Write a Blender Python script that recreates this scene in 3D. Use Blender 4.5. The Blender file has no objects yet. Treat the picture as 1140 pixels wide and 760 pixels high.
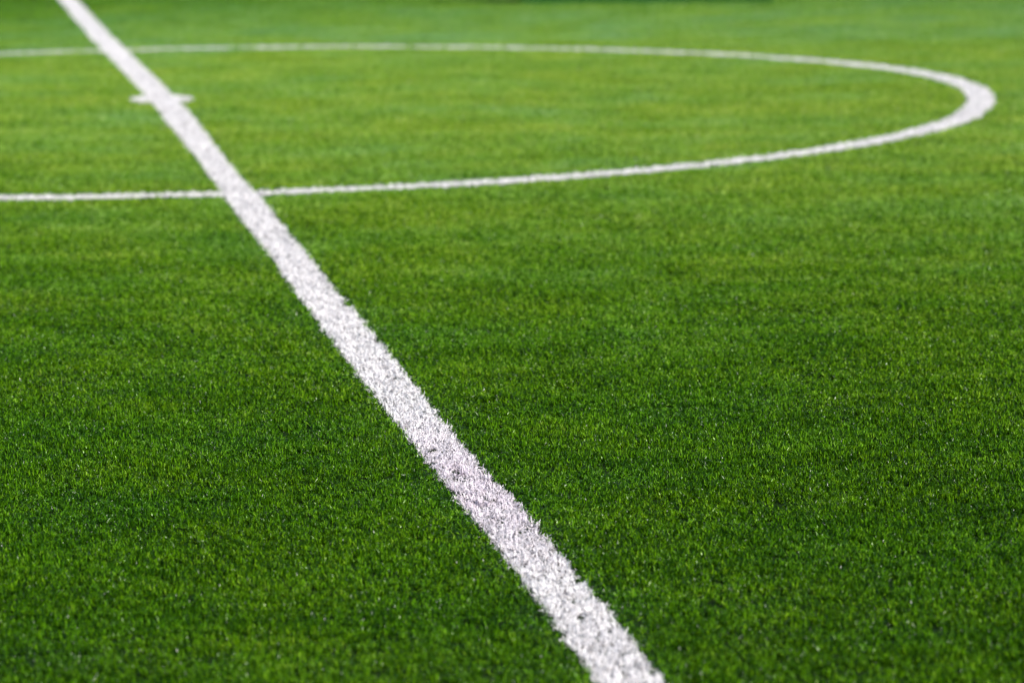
import bpy, math
import numpy as np
from mathutils import Vector, Matrix

rng = np.random.default_rng(11)
scene = bpy.context.scene
col = scene.collection

# ------------------------------------------------------------------ numbers of the place (metres)
H = 1.413                                   # camera height
PITCH, ROLL = math.radians(8.768), math.radians(-0.73)
FPX = 4547 / 1140                           # focal length in picture widths
CX, CY = -0.900 * H, 10.64 * H              # centre spot
TH = math.radians(98.9)                     # direction of the halfway line
DIRV = np.array([math.cos(TH), math.sin(TH)])
NRM = np.array([-DIRV[1], DIRV[0]])
R = 2.123 * H                               # circle radius, 3 m
LW = 0.097                                  # line width
CK, CB = 0.0170, 0.27 * H                   # the pitch is crowned along the cross axis

SUN_AZ, SUN_EL = math.radians(135), math.radians(42)   # azimuth clockwise from +Y (view direction)


def crown(x, y):
    t = (np.asarray(x) - CX) * DIRV[0] + (np.asarray(y) - CY) * DIRV[1]
    t = np.where(t > 14, 14 + 10 * np.tanh((t - 14) / 10), t)
    return -CK * (np.sqrt(t * t + CB * CB) + t) / 2


def crown_grad(x, y):
    e = 0.02
    return ((crown(x + e, y) - crown(x - e, y)) / (2 * e), (crown(x, y + e) - crown(x, y - e)) / (2 * e))


# ------------------------------------------------------------------ smooth value noise
def vnoise(x, y, seed):
    def h(i, j):
        n = (i * 374761393 + j * 668265263 + seed * 974634777) & 0xffffffff
        n = ((n ^ (n >> 13)) * 1274126177) & 0xffffffff
        return ((n ^ (n >> 16)) & 0xffff) / 65535.0
    xi, yi = np.floor(x).astype(np.int64), np.floor(y).astype(np.int64)
    fx, fy = x - xi, y - yi
    fx, fy = fx * fx * (3 - 2 * fx), fy * fy * (3 - 2 * fy)
    return (h(xi, yi) * (1 - fx) + h(xi + 1, yi) * fx) * (1 - fy) + (h(xi, yi + 1) * (1 - fx) + h(xi + 1, yi + 1) * fx) * fy


# ------------------------------------------------------------------ where the paint runs
EDGE_T = [-9.27, -8.94, -8.23, -7.90, -7.24, -6.70, -5.44, -4.45, -3.56, -2.12, -.95, 4.02, 7.31]
EDGE_L = [-.002, -.006, -.003, .000, .000, .002, .005, -.003, -.001, -.005, -.004, .006, -.017]
EDGE_R = [-.001, -.005, -.004, -.003, .008, .004, .000, -.001, -.005, .001, -.007, -.002, -.015]


def line_shift(t):                          # hand-laid inlay: its two edges wander a little
    z = np.zeros_like(t)
    l = (vnoise(t / 0.35, z, 3) - .5) * 0.004 + (vnoise(t / 0.09, z, 4) - .5) * 0.004
    r = (vnoise(t / 0.35, z + 7, 5) - .5) * 0.004 + (vnoise(t / 0.09, z + 9, 6) - .5) * 0.004
    l = l + np.interp(t, EDGE_T, EDGE_L)
    r = r + np.interp(t, EDGE_T, EDGE_R)
    return l, r


def in_line(x, y, pad=0.0):
    dx, dy = x - CX, y - CY
    t, d = dx * DIRV[0] + dy * DIRV[1], dx * NRM[0] + dy * NRM[1]
    l, r = line_shift(t)
    return (d < LW / 2 + l + pad) & (d > -LW / 2 + r - pad)


def circle_r(a):                            # the ring is laid in pieces that do not meet exactly
    k = np.floor(a / 0.31)
    return R + (vnoise(k * 3.7, k * 0 + 2, 8) - .5) * 0.030 + (vnoise(a / 0.03, a * 0, 9) - .5) * 0.004


def in_circle(x, y, pad=0.0):
    dx, dy = x - CX, y - CY
    d, a = np.hypot(dx, dy), np.arctan2(dy, dx)
    return np.abs(d - circle_r(a)) < LW / 2 + pad


def circle_keep(x, y):                      # worn stretches of the far arc have lost white fibres
    dx, dy = x - CX, y - CY
    a = np.arctan2(dy, dx)
    far = np.clip((np.sin(a) - 0.2) / 0.5, 0, 1)
    n = vnoise(a * R / 0.35, a * 0, 12)
    return 1 - far * 0.35 * np.clip((n - .55) / .3, 0, 1) - (1 - far) * 0.05 * n


SPOT_R = 0.117


def in_spot(x, y, pad=0.0):
    dx, dy = x - CX - .12 * DIRV[0], y - CY - .12 * DIRV[1]   # the mark is worn to an oval along the line
    return np.hypot((dx * DIRV[0] + dy * DIRV[1]) / 1.35, dx * NRM[0] + dy * NRM[1]) < SPOT_R + pad


# ------------------------------------------------------------------ fibres
CURL = 1.5


def blades(x, y, z, length, width, lean, tilt, bend, tone):
    """n curved strips of 7 vertices; returns vertices, loops, sizes, tone per vertex"""
    n = len(x)
    lv = np.array([0, .36, .7, 1.0])
    P = np.zeros((n, 4, 3))
    P[:, 0] = np.stack([x, y, z], 1)
    az = lean.copy()
    for i in range(1, 4):
        ph = tilt + bend * (lv[i] + lv[i - 1]) / 2 + rng.normal(0, CURL * .35, n)
        az = az + rng.normal(0, CURL, n)    # each fibre kinks and curls
        ch, sh = np.cos(az), np.sin(az)
        s = length * (lv[i] - lv[i - 1])
        P[:, i] = P[:, i - 1] + np.stack([np.sin(ph) * ch * s, np.sin(ph) * sh * s, np.cos(ph) * s], 1)
    P[:, :, 2] = np.maximum(P[:, :, 2], z[:, None] + 0.0006 * np.arange(4))
    tw = rng.normal(0, 1.0, n)
    W = np.stack([-np.sin(lean + tw), np.cos(lean + tw), rng.normal(0, .3, n)], 1) * (width / 2)[:, None]
    V = np.zeros((n, 7, 3))
    for i, f in enumerate((.9, 1.0, .85)):
        V[:, 2 * i] = P[:, i] - W * f
        V[:, 2 * i + 1] = P[:, i] + W * f
    V[:, 6] = P[:, 3]
    pat = np.array([0, 1, 3, 2, 2, 3, 5, 4, 4, 5, 6])
    loops = (np.arange(n)[:, None] * 7 + pat).ravel()
    sizes = np.tile([4, 4, 3], n)
    return V.reshape(-1, 3), loops, sizes, np.repeat(tone, 7)


def tufts(px, py, per, spread, length, width, tone_spread=.40, zf=None, lean_bias=0.0, wear=.5, nap=0.0, pale=.10):
    """fibres that leave each stitch point together and fan out"""
    n = len(px) * per
    x, y = np.repeat(px, per), np.repeat(py, per)
    x = x + rng.normal(0, spread, n)
    y = y + rng.normal(0, spread, n)
    z = zf(x, y) if zf else np.zeros(n)
    lean = rng.uniform(0, 2 * np.pi, n)
    if lean_bias:
        k = rng.random(n) < lean_bias
        lean = np.where(k, rng.normal(0, 1.25, n) + (np.repeat(nap, per) if np.ndim(nap) else nap), lean)
    wr = np.repeat(wear, per) if np.ndim(wear) else np.full(n, wear)
    L = length * rng.uniform(.65, 1.25, n) * np.repeat(rng.uniform(.72, 1.22, len(px)), per) * (1 - .1 * wr)
    W = width * rng.uniform(.7, 1.25, n)
    tilt = np.abs(rng.normal(.10 + .65 * wr, .18 + .25 * wr, n))
    bend = rng.normal(.35 + 1.2 * wr, .6 + .5 * wr, n)
    tone = np.clip(rng.normal(.5, tone_spread, n) + np.repeat(rng.normal(0, .10, len(px)), per), 0, 1)
    tone = np.where(rng.random(n) < pale, tone * .3 + .95, tone)
    return blades(x, y, z - 0.0005, L, W, lean, tilt, bend, tone)


def mesh_from(name, V, loops, sizes, tone, extra=0):
    me = bpy.data.meshes.new(name)
    me.vertices.add(len(V))
    me.vertices.foreach_set('co', V.astype(np.float32).ravel())
    me.loops.add(len(loops))
    me.loops.foreach_set('vertex_index', loops.astype(np.int32))
    starts = np.concatenate([[0], np.cumsum(sizes)[:-1]]).astype(np.int32) if len(sizes) else np.zeros(0, np.int32)
    me.polygons.add(len(sizes))
    me.polygons.foreach_set('loop_start', starts)
    me.update(calc_edges=True)
    me.polygons.foreach_set('use_smooth', np.ones(len(sizes), bool))
    at = me.attributes.new('tone', 'FLOAT', 'POINT')
    at.data.foreach_set('value', tone.astype(np.float32))
    return me


# ------------------------------------------------------------------ materials
def new_mat(name):
    m = bpy.data.materials.new(name)
    m.use_nodes = True
    nt = m.node_tree
    nt.nodes.clear()
    return m, nt


def nd(nt, kind, **kw):
    n = nt.nodes.new(kind)
    for k, v in kw.items():
        if k.startswith('i_'):
            n.inputs[int(k[2:])].default_value = v
        else:
            setattr(n, k, v)
    return n


def ramp(nt, stops):
    r = nt.nodes.new('ShaderNodeValToRGB')
    el = r.color_ramp.elements
    while len(el) < len(stops):
        el.new(.5)
    for e, (p, c) in zip(el, stops):
        e.position = p
        e.color = (*c, 1)
    return r


def world_noise(nt, scale, detail=3, stretch=(1, 1, 1), rough=.55):
    g = nd(nt, 'ShaderNodeNewGeometry')
    m = nd(nt, 'ShaderNodeMapping')
    m.inputs['Scale'].default_value = stretch
    n = nd(nt, 'ShaderNodeTexNoise')
    n.inputs['Scale'].default_value = scale
    n.inputs['Detail'].default_value = detail
    n.inputs['Roughness'].default_value = rough
    nt.links.new(g.outputs['Position'], m.inputs['Vector'])
    nt.links.new(m.outputs[0], n.inputs['Vector'])
    return n.outputs['Fac']


def fibre_material(name, stops, transl, rough, spec, blotch, light_and_hue=False):
    m, nt = new_mat(name)
    L = nt.links
    a = nd(nt, 'ShaderNodeAttribute', attribute_name='tone')
    n1 = world_noise(nt, 2.2, 4, (1, 2.2, 1))
    n2 = world_noise(nt, 13.0, 2)
    ma = nd(nt, 'ShaderNodeMath', operation='MULTIPLY_ADD', i_1=blotch)
    L.new(n1, ma.inputs[0]); L.new(a.outputs['Fac'], ma.inputs[2])
    mb = nd(nt, 'ShaderNodeMath', operation='MULTIPLY_ADD', i_1=blotch * .5)
    L.new(n2, mb.inputs[0]); L.new(ma.outputs[0], mb.inputs[2])
    mc = nd(nt, 'ShaderNodeMath', operation='SUBTRACT', i_1=blotch * .75)
    L.new(mb.outputs[0], mc.inputs[0])
    if light_and_hue:                            # near-far light difference painted into tone: paler round the centre, darker towards camera
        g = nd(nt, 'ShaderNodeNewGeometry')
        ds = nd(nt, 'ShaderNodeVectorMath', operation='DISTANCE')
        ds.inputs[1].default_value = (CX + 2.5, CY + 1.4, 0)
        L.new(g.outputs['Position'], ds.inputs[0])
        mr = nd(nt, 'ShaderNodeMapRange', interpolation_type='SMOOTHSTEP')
        for q, v in ((1, 2.4), (2, 9.6), (3, PAINTED_LIGHT[0]), (4, PAINTED_LIGHT[1])):
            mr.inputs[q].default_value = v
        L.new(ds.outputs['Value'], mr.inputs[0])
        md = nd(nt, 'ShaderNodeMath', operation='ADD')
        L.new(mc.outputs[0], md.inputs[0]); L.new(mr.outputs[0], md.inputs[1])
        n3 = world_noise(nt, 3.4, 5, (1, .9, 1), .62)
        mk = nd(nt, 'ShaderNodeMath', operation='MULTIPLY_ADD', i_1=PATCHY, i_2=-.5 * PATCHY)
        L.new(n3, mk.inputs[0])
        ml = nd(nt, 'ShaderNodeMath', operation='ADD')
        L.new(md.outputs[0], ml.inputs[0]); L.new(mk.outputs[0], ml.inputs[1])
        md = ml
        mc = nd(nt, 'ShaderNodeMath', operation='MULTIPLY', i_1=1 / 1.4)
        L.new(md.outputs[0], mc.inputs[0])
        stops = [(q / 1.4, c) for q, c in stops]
    r = ramp(nt, stops)
    L.new(mc.outputs[0], r.inputs[0])
    if light_and_hue:                            # two yarns: a yellower and a bluer green, unevenly mixed
        n4 = world_noise(nt, 1.7, 5, (1, 1, 1), .65)
        hr = ramp(nt, [(.40, (1.14, 1.0, .6)), (.55, (1.02, 1.0, .8)), (.80, (.86, .97, 1.9))])
        sp = nd(nt, 'ShaderNodeSeparateXYZ')  # the turf beyond the ring is a cooler green
        gp = nd(nt, 'ShaderNodeNewGeometry')
        L.new(gp.outputs['Position'], sp.inputs[0])
        yr = nd(nt, 'ShaderNodeMapRange', interpolation_type='SMOOTHSTEP')
        for q, v in ((1, 17.0), (2, 18.6), (3, 0.0), (4, .15)):
            yr.inputs[q].default_value = v
        L.new(sp.outputs['Y'], yr.inputs[0])
        ya = nd(nt, 'ShaderNodeMath', operation='ADD')
        L.new(n4, ya.inputs[0]); L.new(yr.outputs[0], ya.inputs[1])
        L.new(ya.outputs[0], hr.inputs[0])
        hm = nd(nt, 'ShaderNodeMix', data_type='RGBA', blend_type='MULTIPLY')
        hm.inputs['Factor'].default_value = 1
        L.new(r.outputs[0], hm.inputs['A']); L.new(hr.outputs[0], hm.inputs['B'])
        r = hm
    if not light_and_hue:                        # a scuffed, faintly purple stretch of the line
        g = nd(nt, 'ShaderNodeNewGeometry')
        ds = nd(nt, 'ShaderNodeVectorMath', operation='DISTANCE')
        ds.inputs[1].default_value = (CX - 7.75 * DIRV[0], CY - 7.75 * DIRV[1], 0)
        L.new(g.outputs['Position'], ds.inputs[0])
        mr = nd(nt, 'ShaderNodeMapRange', interpolation_type='SMOOTHSTEP')
        for q, v in ((1, .05), (2, 1.0), (3, .95), (4, 0.0)):
            mr.inputs[q].default_value = v
        L.new(ds.outputs['Value'], mr.inputs[0])
        nn = world_noise(nt, 16, 3)
        mm = nd(nt, 'ShaderNodeMath', operation='MULTIPLY')
        L.new(mr.outputs[0], mm.inputs[0]); L.new(nn, mm.inputs[1])
        hm = nd(nt, 'ShaderNodeMix', data_type='RGBA', blend_type='MULTIPLY')
        hm.inputs['B'].default_value = (.80, .68, .80, 1)
        L.new(mm.outputs[0], hm.inputs['Factor']); L.new(r.outputs[0], hm.inputs['A'])
        r = hm
    colour = r.outputs['Result']
    p = nd(nt, 'ShaderNodeBsdfPrincipled')
    p.inputs['Roughness'].default_value = rough
    p.inputs['Specular IOR Level'].default_value = spec
    L.new(colour, p.inputs['Base Color'])
    t = nd(nt, 'ShaderNodeBsdfTranslucent')
    L.new(colour, t.inputs['Color'])
    mx = nd(nt, 'ShaderNodeMixShader', i_0=transl)
    L.new(p.outputs[0], mx.inputs[1]); L.new(t.outputs[0], mx.inputs[2])
    o = nd(nt, 'ShaderNodeOutputMaterial')
    L.new(mx.outputs[0], o.inputs['Surface'])
    return m


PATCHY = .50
PAINTED_LIGHT = (.26, -.36)  # brightness painted into the tone: lift near the centre, drop towards the camera
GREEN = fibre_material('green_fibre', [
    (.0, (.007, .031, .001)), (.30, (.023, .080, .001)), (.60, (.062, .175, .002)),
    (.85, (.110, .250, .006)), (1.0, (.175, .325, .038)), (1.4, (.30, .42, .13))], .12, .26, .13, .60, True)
WHITE = fibre_material('white_fibre', [
    (.0, (.06, .045, .052)), (.035, (.34, .30, .32)), (.07, (.78, .75, .755)), (1.0, (.775, .745, .742))], .32, .5, .25, .12)


def ground_material():
    m, nt = new_mat('infill_and_turf')
    L = nt.links
    n = world_noise(nt, 420, 2, rough=.7)
    r = ramp(nt, [(.35, (.004, .010, .002)), (.6, (.008, .020, .003)), (.8, (.022, .026, .012))])
    L.new(n, r.inputs[0])
    n2 = world_noise(nt, 3.0, 6, (1, 2, 1), .7)
    r2 = ramp(nt, [(.3, (.040, .105, .012)), (.7, (.085, .170, .020))])
    L.new(n2, r2.inputs[0])
    # outside the planted area the turf is plain carpet colour
    at = nd(nt, 'ShaderNodeAttribute', attribute_name='planted')
    mix = nd(nt, 'ShaderNodeMix', data_type='RGBA')
    L.new(at.outputs['Fac'], mix.inputs['Factor'])
    L.new(r2.outputs[0], mix.inputs['A']); L.new(r.outputs[0], mix.inputs['B'])
    p = nd(nt, 'ShaderNodeBsdfPrincipled')
    p.inputs['Roughness'].default_value = .9
    p.inputs['Specular IOR Level'].default_value = .03
    L.new(mix.outputs['Result'], p.inputs['Base Color'])
    o = nd(nt, 'ShaderNodeOutputMaterial')
    L.new(p.outputs[0], o.inputs['Surface'])
    return m


def simple_material(name, c, rough, var=.15, scale=30):
    m, nt = new_mat(name)
    n = world_noise(nt, scale, 4)
    r = ramp(nt, [(.25, tuple(v * (1 - var) for v in c)), (.75, tuple(min(1, v * (1 + var)) for v in c))])
    nt.links.new(n, r.inputs[0])
    p = nd(nt, 'ShaderNodeBsdfPrincipled')
    p.inputs['Roughness'].default_value = rough
    p.inputs['Specular IOR Level'].default_value = .1
    nt.links.new(r.outputs[0], p.inputs['Base Color'])
    o = nd(nt, 'ShaderNodeOutputMaterial')
    nt.links.new(p.outputs[0], o.inputs['Surface'])
    return m


def tag(o, label=None, cat=None, group=None, kind=None):
    for k, v in (('label', label), ('category', cat), ('group', group), ('kind', kind)):
        if v:
            o[k] = v
    return o


def link(name, me, mat, parent=None):
    o = bpy.data.objects.new(name, me)
    if mat is not None and not me.materials:
        me.materials.append(mat)
    col.objects.link(o)
    o.parent = parent
    return o


# ------------------------------------------------------------------ the planted area
Y0, Y1 = 4.6, 33.0


def half_width(y):
    return 0.145 * y + 1.7


def planted(x, y):
    return (y > Y0) & (y < Y1) & (np.abs(x) < half_width(y))


# ground: one sheet to the horizon, fine around the pitch centre
def axis(a, b, fine, far):
    near = np.arange(a, b + 1e-6, fine)
    k = np.array([1, 3, 8, 20, 50, 120, 300, 800, 2000.])
    return np.concatenate([(a - k)[::-1], near, b + k])


gx, gy = axis(-12, 12, .5, 0), axis(0, 40, .25, 0)
X, Y = np.meshgrid(gx, gy)
V = np.stack([X.ravel(), Y.ravel(), crown(X, Y).ravel()], 1)
nx, ny = len(gx), len(gy)
i = (np.arange(ny - 1)[:, None] * nx + np.arange(nx - 1)).ravel()
loops = np.stack([i, i + 1, i + 1 + nx, i + nx], 1).ravel()
me = mesh_from('ground', V, loops, np.full(len(i), 4), np.zeros(len(V)))
at = me.attributes.new('planted', 'FLOAT', 'POINT')
at.data.foreach_set('value', planted(V[:, 0], V[:, 1]).astype(np.float32))
tag(link('ground', me, ground_material()), kind='structure')

# ------------------------------------------------------------------ turf: clumps over the whole area, single fibres along the lines
CLUMP = .065
PER = 19


STYLES, VARIANTS = 4, 4                    # from upright fibres to trampled ones


def wear_field(x, y):
    """how far play has trampled the fibres down, patch by patch"""
    n = vnoise(x / .42, y / .30, 31) * .5 + vnoise(x / .13, y / .12, 32) * .3 + vnoise(x / 1.7, y / .8, 33) * .2
    return np.clip(.95 + (n - .5) * .8, 0, 1.15)


def nap_field(x, y):
    """0: the pile was brushed back towards the camera's end, 1: brushed up the pitch"""
    t = (x - CX) * DIRV[0] + (y - CY) * DIRV[1]
    base = np.interp(t, [-8.5, -6.5, -4.5, -2.5, -.5, 5, 9], NAPS)
    n = (vnoise(x / .9, y / .45, 41) * .30 + vnoise(x / .30, y / .16, 42) * .30 + vnoise(x / .11, y / .09, 43) * .25
         + vnoise(x / 3.0, y / 1.2, 44) * .15)
    return base + (n - .5) * NAPN


NAPS = [-.12, .04, .30, .62, .90, 1.05, 1.05]
NAPN = 1.5


def nap_angle(x, y):
    u = np.clip(nap_field(x, y), 0, 1)
    side = np.where(vnoise(x / .5, y / .3, 45) > .5, 1, -1)
    return -np.pi / 2 + side * np.pi * u


def clump_mesh(k):
    n = 36
    wear = (k // VARIANTS) / (STYLES - 1)
    a = rng.uniform(0, 2 * np.pi, n)
    r = .058 * np.sqrt(rng.uniform(0, 1, n))
    return mesh_from('turf_clump', *tufts(r * np.cos(a), r * np.sin(a), PER, .0022, .0165, .0014, lean_bias=.85, wear=wear))


gxs = np.arange(-half_width(Y1), half_width(Y1), CLUMP)
gys = np.arange(Y0, Y1, CLUMP)
X, Y = [v.ravel() for v in np.meshgrid(gxs, gys)]
X = X + rng.uniform(-.024, .024, len(X))
Y = Y + rng.uniform(-.024, .024, len(Y))
keep = planted(X, Y)
X, Y = X[keep], Y[keep]
PAD = .060
near_paint = in_line(X, Y, PAD) | in_circle(X, Y, PAD) | in_spot(X, Y, PAD)
ptX, ptY = X[~near_paint], Y[~near_paint]
n = len(ptX)
rz = nap_angle(ptX, ptY) + rng.normal(0, .45, n)
gxx, gyy = crown_grad(ptX, ptY)
tiltx = gxx + rng.normal(0, .02, n)
tilty = gyy + rng.normal(0, .02, n)
lx = tiltx * np.cos(rz) + tilty * np.sin(rz)
ly = -tiltx * np.sin(rz) + tilty * np.cos(rz)
rot = np.stack([ly, -lx, rz], 1)
sz = .80 + .35 * vnoise(ptX / .16, ptY / .13, 22) + rng.normal(0, .05, n)
variant = np.clip(np.round(wear_field(ptX, ptY) * (STYLES - 1) + rng.normal(0, .25, n)), 0, STYLES - 1) * VARIANTS + rng.integers(0, VARIANTS, n)
scl = np.stack([np.ones(n), np.ones(n), sz], 1)

# stitch points in the strips beside the paint
def stitch_points(dens, xs, ys, pad_fn):
    m = int(dens * (xs[1] - xs[0]) * (ys[1] - ys[0]))
    return rng.uniform(*xs, m), rng.uniform(*ys, m)


DENS = 33 / (CLUMP * CLUMP)                # stitches per square metre
sx, sy = [], []
for y0 in np.arange(Y0, Y1, .5):
    hw = half_width(y0 + .5)
    m = int(DENS * 2 * hw * .5)
    x, y = rng.uniform(-hw, hw, m), rng.uniform(y0, y0 + .5, m)
    k = np.zeros(m, bool)
    for pad, share in ((.052, 1.), (.066, .75), (.082, .5), (.098, .25)):
        q = rng.random(m) < share
        k |= q & (in_line(x, y, pad) | in_circle(x, y, pad) | in_spot(x, y, pad))
    sx.append(x[k]); sy.append(y[k])
sx, sy = np.concatenate(sx), np.concatenate(sy)
iL = in_line(sx, sy)
iS = in_spot(sx, sy) & ~iL
iC = in_circle(sx, sy) & ~iL
iC &= rng.random(len(sx)) < circle_keep(sx, sy)
iG = ~(iL | iS | iC) & planted(sx, sy)

TB = tufts(sx[iG], sy[iG], PER, .0022, .0165, .0014, zf=crown, lean_bias=.85,
           wear=wear_field(sx[iG], sy[iG]), nap=nap_angle(sx[iG], sy[iG]))
nb = len(TB[0])
V = np.concatenate([TB[0], np.stack([ptX, ptY, crown(ptX, ptY)], 1)])
me = mesh_from('artificial_turf', V, TB[1], TB[2], np.concatenate([TB[3], np.zeros(n)]))


def attr(me, name, typ, vals, dom='POINT'):
    a = me.attributes.new(name, typ, dom)
    a.data.foreach_set('vector' if typ == 'FLOAT_VECTOR' else 'value', vals.ravel())


attr(me, 'is_clump', 'BOOLEAN', np.concatenate([np.zeros(nb, bool), np.ones(n, bool)]))
attr(me, 'rot', 'FLOAT_VECTOR', np.concatenate([np.zeros((nb, 3)), rot]).astype(np.float32))
attr(me, 'scl', 'FLOAT_VECTOR', np.concatenate([np.ones((nb, 3)), scl]).astype(np.float32))
attr(me, 'variant', 'INT', np.concatenate([np.zeros(nb, np.int32), variant.astype(np.int32)]))
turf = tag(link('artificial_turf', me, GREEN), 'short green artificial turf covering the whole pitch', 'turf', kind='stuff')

ng = bpy.data.node_groups.new('plant_turf', 'GeometryNodeTree')
ng.interface.new_socket('Geometry', in_out='INPUT', socket_type='NodeSocketGeometry')
ng.interface.new_socket('Geometry', in_out='OUTPUT', socket_type='NodeSocketGeometry')
N, LK = ng.nodes, ng.links
gi, go = N.new('NodeGroupInput'), N.new('NodeGroupOutput')


def named(name, typ):
    q = N.new('GeometryNodeInputNamedAttribute')
    q.data_type = typ
    q.inputs['Name'].default_value = name
    return next(o for o in q.outputs if o.enabled and o.name == 'Attribute')


sep = N.new('GeometryNodeSeparateGeometry')
LK.new(gi.outputs[0], sep.inputs[0])
LK.new(named('is_clump', 'BOOLEAN'), sep.inputs['Selection'])
inst_join = N.new('GeometryNodeJoinGeometry')
for k in range(STYLES * VARIANTS):
    pm = clump_mesh(k)
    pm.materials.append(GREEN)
    po = bpy.data.objects.new('turf_clump', pm)      # source mesh only: never linked to the scene
    oi = N.new('GeometryNodeObjectInfo')
    oi.inputs['Object'].default_value = po
    g2i = N.new('GeometryNodeGeometryToInstance')
    LK.new(oi.outputs['Geometry'], g2i.inputs[0])
    LK.new(g2i.outputs[0], inst_join.inputs[0])
iop = N.new('GeometryNodeInstanceOnPoints')
iop.inputs['Pick Instance'].default_value = True
LK.new(sep.outputs['Selection'], iop.inputs['Points'])
LK.new(inst_join.outputs[0], iop.inputs['Instance'])
LK.new(named('variant', 'INT'), iop.inputs['Instance Index'])
e2r = N.new('FunctionNodeEulerToRotation')
LK.new(named('rot', 'FLOAT_VECTOR'), e2r.inputs[0])
LK.new(e2r.outputs[0], iop.inputs['Rotation'])
LK.new(named('scl', 'FLOAT_VECTOR'), iop.inputs['Scale'])
jo = N.new('GeometryNodeJoinGeometry')
LK.new(iop.outputs[0], jo.inputs[0])
LK.new(sep.outputs['Inverted'], jo.inputs[0])
LK.new(jo.outputs[0], go.inputs[0])
turf.modifiers.new('plant', 'NODES').node_group = ng

# ------------------------------------------------------------------ the white lines (real fibres)
WP = 23
for name, sel, label, cat in (
        ('halfway_line', iL, 'straight white line of tufted fibres running the full depth of the pitch', 'pitch line'),
        ('centre_circle', iC, 'white ring of turf fibres curving round the spot on the straight line', 'pitch line'),
        ('centre_spot', iS, 'small round white mark on the straight line inside the ring', 'pitch mark')):
    worn = {'halfway_line': .95, 'centre_circle': .8, 'centre_spot': .5}[name]
    T = tufts(sx[sel], sy[sel], WP, .0028, .0175, .0014, zf=crown, wear=worn, pale=0)
    tag(link(name, mesh_from(name, *T), WHITE), label, cat)

# ------------------------------------------------------------------ low dark green board beyond the ring
def box(me_list, lo, hi, bev=.004):
    import bmesh
    bm = bmesh.new()
    bmesh.ops.create_cube(bm, size=1)
    for v in bm.verts:
        v.co = Vector([(lo[k] + hi[k]) / 2 + v.co[k] * (hi[k] - lo[k]) for k in range(3)])
    bmesh.ops.bevel(bm, geom=bm.edges[:], offset=bev, segments=2, affect='EDGES')
    m = bpy.data.meshes.new('tmp')
    bm.to_mesh(m)
    bm.free()
    me_list.append(m)


def part(name, boxes, mat, parent):
    import bmesh
    bm = bmesh.new()
    for lo, hi in boxes:
        ms = []
        box(ms, lo, hi)
        bm.from_mesh(ms[0])
        bpy.data.meshes.remove(ms[0])
    m = bpy.data.meshes.new(name)
    bm.to_mesh(m)
    bm.free()
    return link(name, m, mat, parent)


BOARD = (.72, 21.18)
panel_mat = simple_material('dark_green_board', (.012, .080, .014), .9)
frame_mat = simple_material('green_steel', (.010, .070, .012), .9)
board = bpy.data.objects.new('field_board', None)
col.objects.link(board)
board.location = (*BOARD, float(crown(*BOARD)))
board.rotation_euler = (0, 0, math.radians(-10))
tag(board, kind='thing', label='low dark green board standing on the turf beyond the white ring', cat='board')
W2, T2, HB = .66, .03, .62
part('panel', [((-W2 + .03, -.012, .035), (W2 - .03, .012, HB - .03))], panel_mat, board)
part('frame', [((-W2, -T2, .0), (W2, T2, .03)), ((-W2, -T2, HB - .03), (W2, T2, HB)),
               ((-W2, -T2, .032), (-W2 + .028, T2, HB - .032)), ((W2 - .028, -T2, .032), (W2, T2, HB - .032))], frame_mat, board)
for sx_ in (-.55, .55):
    part('foot', [((sx_ - .02, .034, .0), (sx_ + .02, .42, .03)), ((sx_ - .015, .034, .033), (sx_ + .015, .064, .45))], frame_mat, board)

# ------------------------------------------------------------------ camera
cd = bpy.data.cameras.new('camera')
cam = bpy.data.objects.new('camera', cd)
col.objects.link(cam)
cd.sensor_fit = 'HORIZONTAL'
cd.sensor_width = 36
cd.lens = 36 * FPX
cd.clip_start, cd.clip_end = .05, 6000
cam.matrix_world = (Matrix.Translation((0, 0, H)) @ Matrix.Rotation(math.pi / 2 - PITCH, 4, 'X')
                    @ Matrix.Rotation(ROLL, 4, 'Z'))
cd.dof.use_dof = True
cd.dof.focus_distance = 7.75
cd.dof.aperture_fstop = 4.8
cd.dof.aperture_blades = 9
scene.camera = cam

# ------------------------------------------------------------------ light
w = bpy.data.worlds.new('World')
scene.world = w
w.use_nodes = True
nt = w.node_tree
nt.nodes.clear()
sky = nt.nodes.new('ShaderNodeTexSky')
sky.sky_type = 'NISHITA'
sky.sun_disc = False
sky.sun_elevation = SUN_EL
sky.sun_rotation = SUN_AZ
bg = nt.nodes.new('ShaderNodeBackground')
bg.inputs['Strength'].default_value = .10
out = nt.nodes.new('ShaderNodeOutputWorld')
nt.links.new(sky.outputs[0], bg.inputs[0])
nt.links.new(bg.outputs[0], out.inputs[0])

sd = bpy.data.lights.new('sun', 'SUN')
sd.energy = 4.2
sd.angle = math.radians(.53)
sd.color = (1, .955, .88)
so = bpy.data.objects.new('sun', sd)
col.objects.link(so)
to_sun = Vector((math.sin(SUN_AZ) * math.cos(SUN_EL), math.cos(SUN_AZ) * math.cos(SUN_EL), math.sin(SUN_EL)))
so.rotation_euler = to_sun.to_track_quat('Z', 'Y').to_euler()
so.location = (0, 12, 30)

vs = scene.view_settings
vs.view_transform = 'Standard'
vs.look = 'None'
vs.exposure = 1.07
vs.gamma = 1.0
vs.use_curve_mapping = False
cy = scene.cycles
cy.use_denoising = True
cy.denoiser = 'OPENIMAGEDENOISE'
cy.denoising_input_passes = 'RGB_ALBEDO_NORMAL'
cy.use_adaptive_sampling = False
cy.pixel_filter_type = 'BLACKMAN_HARRIS'
cy.filter_width = 1.5
cy.max_bounces = 5
cy.diffuse_bounces = 3
cy.transmission_bounces = 3
cy.caustics_reflective = False
cy.caustics_refractive = False
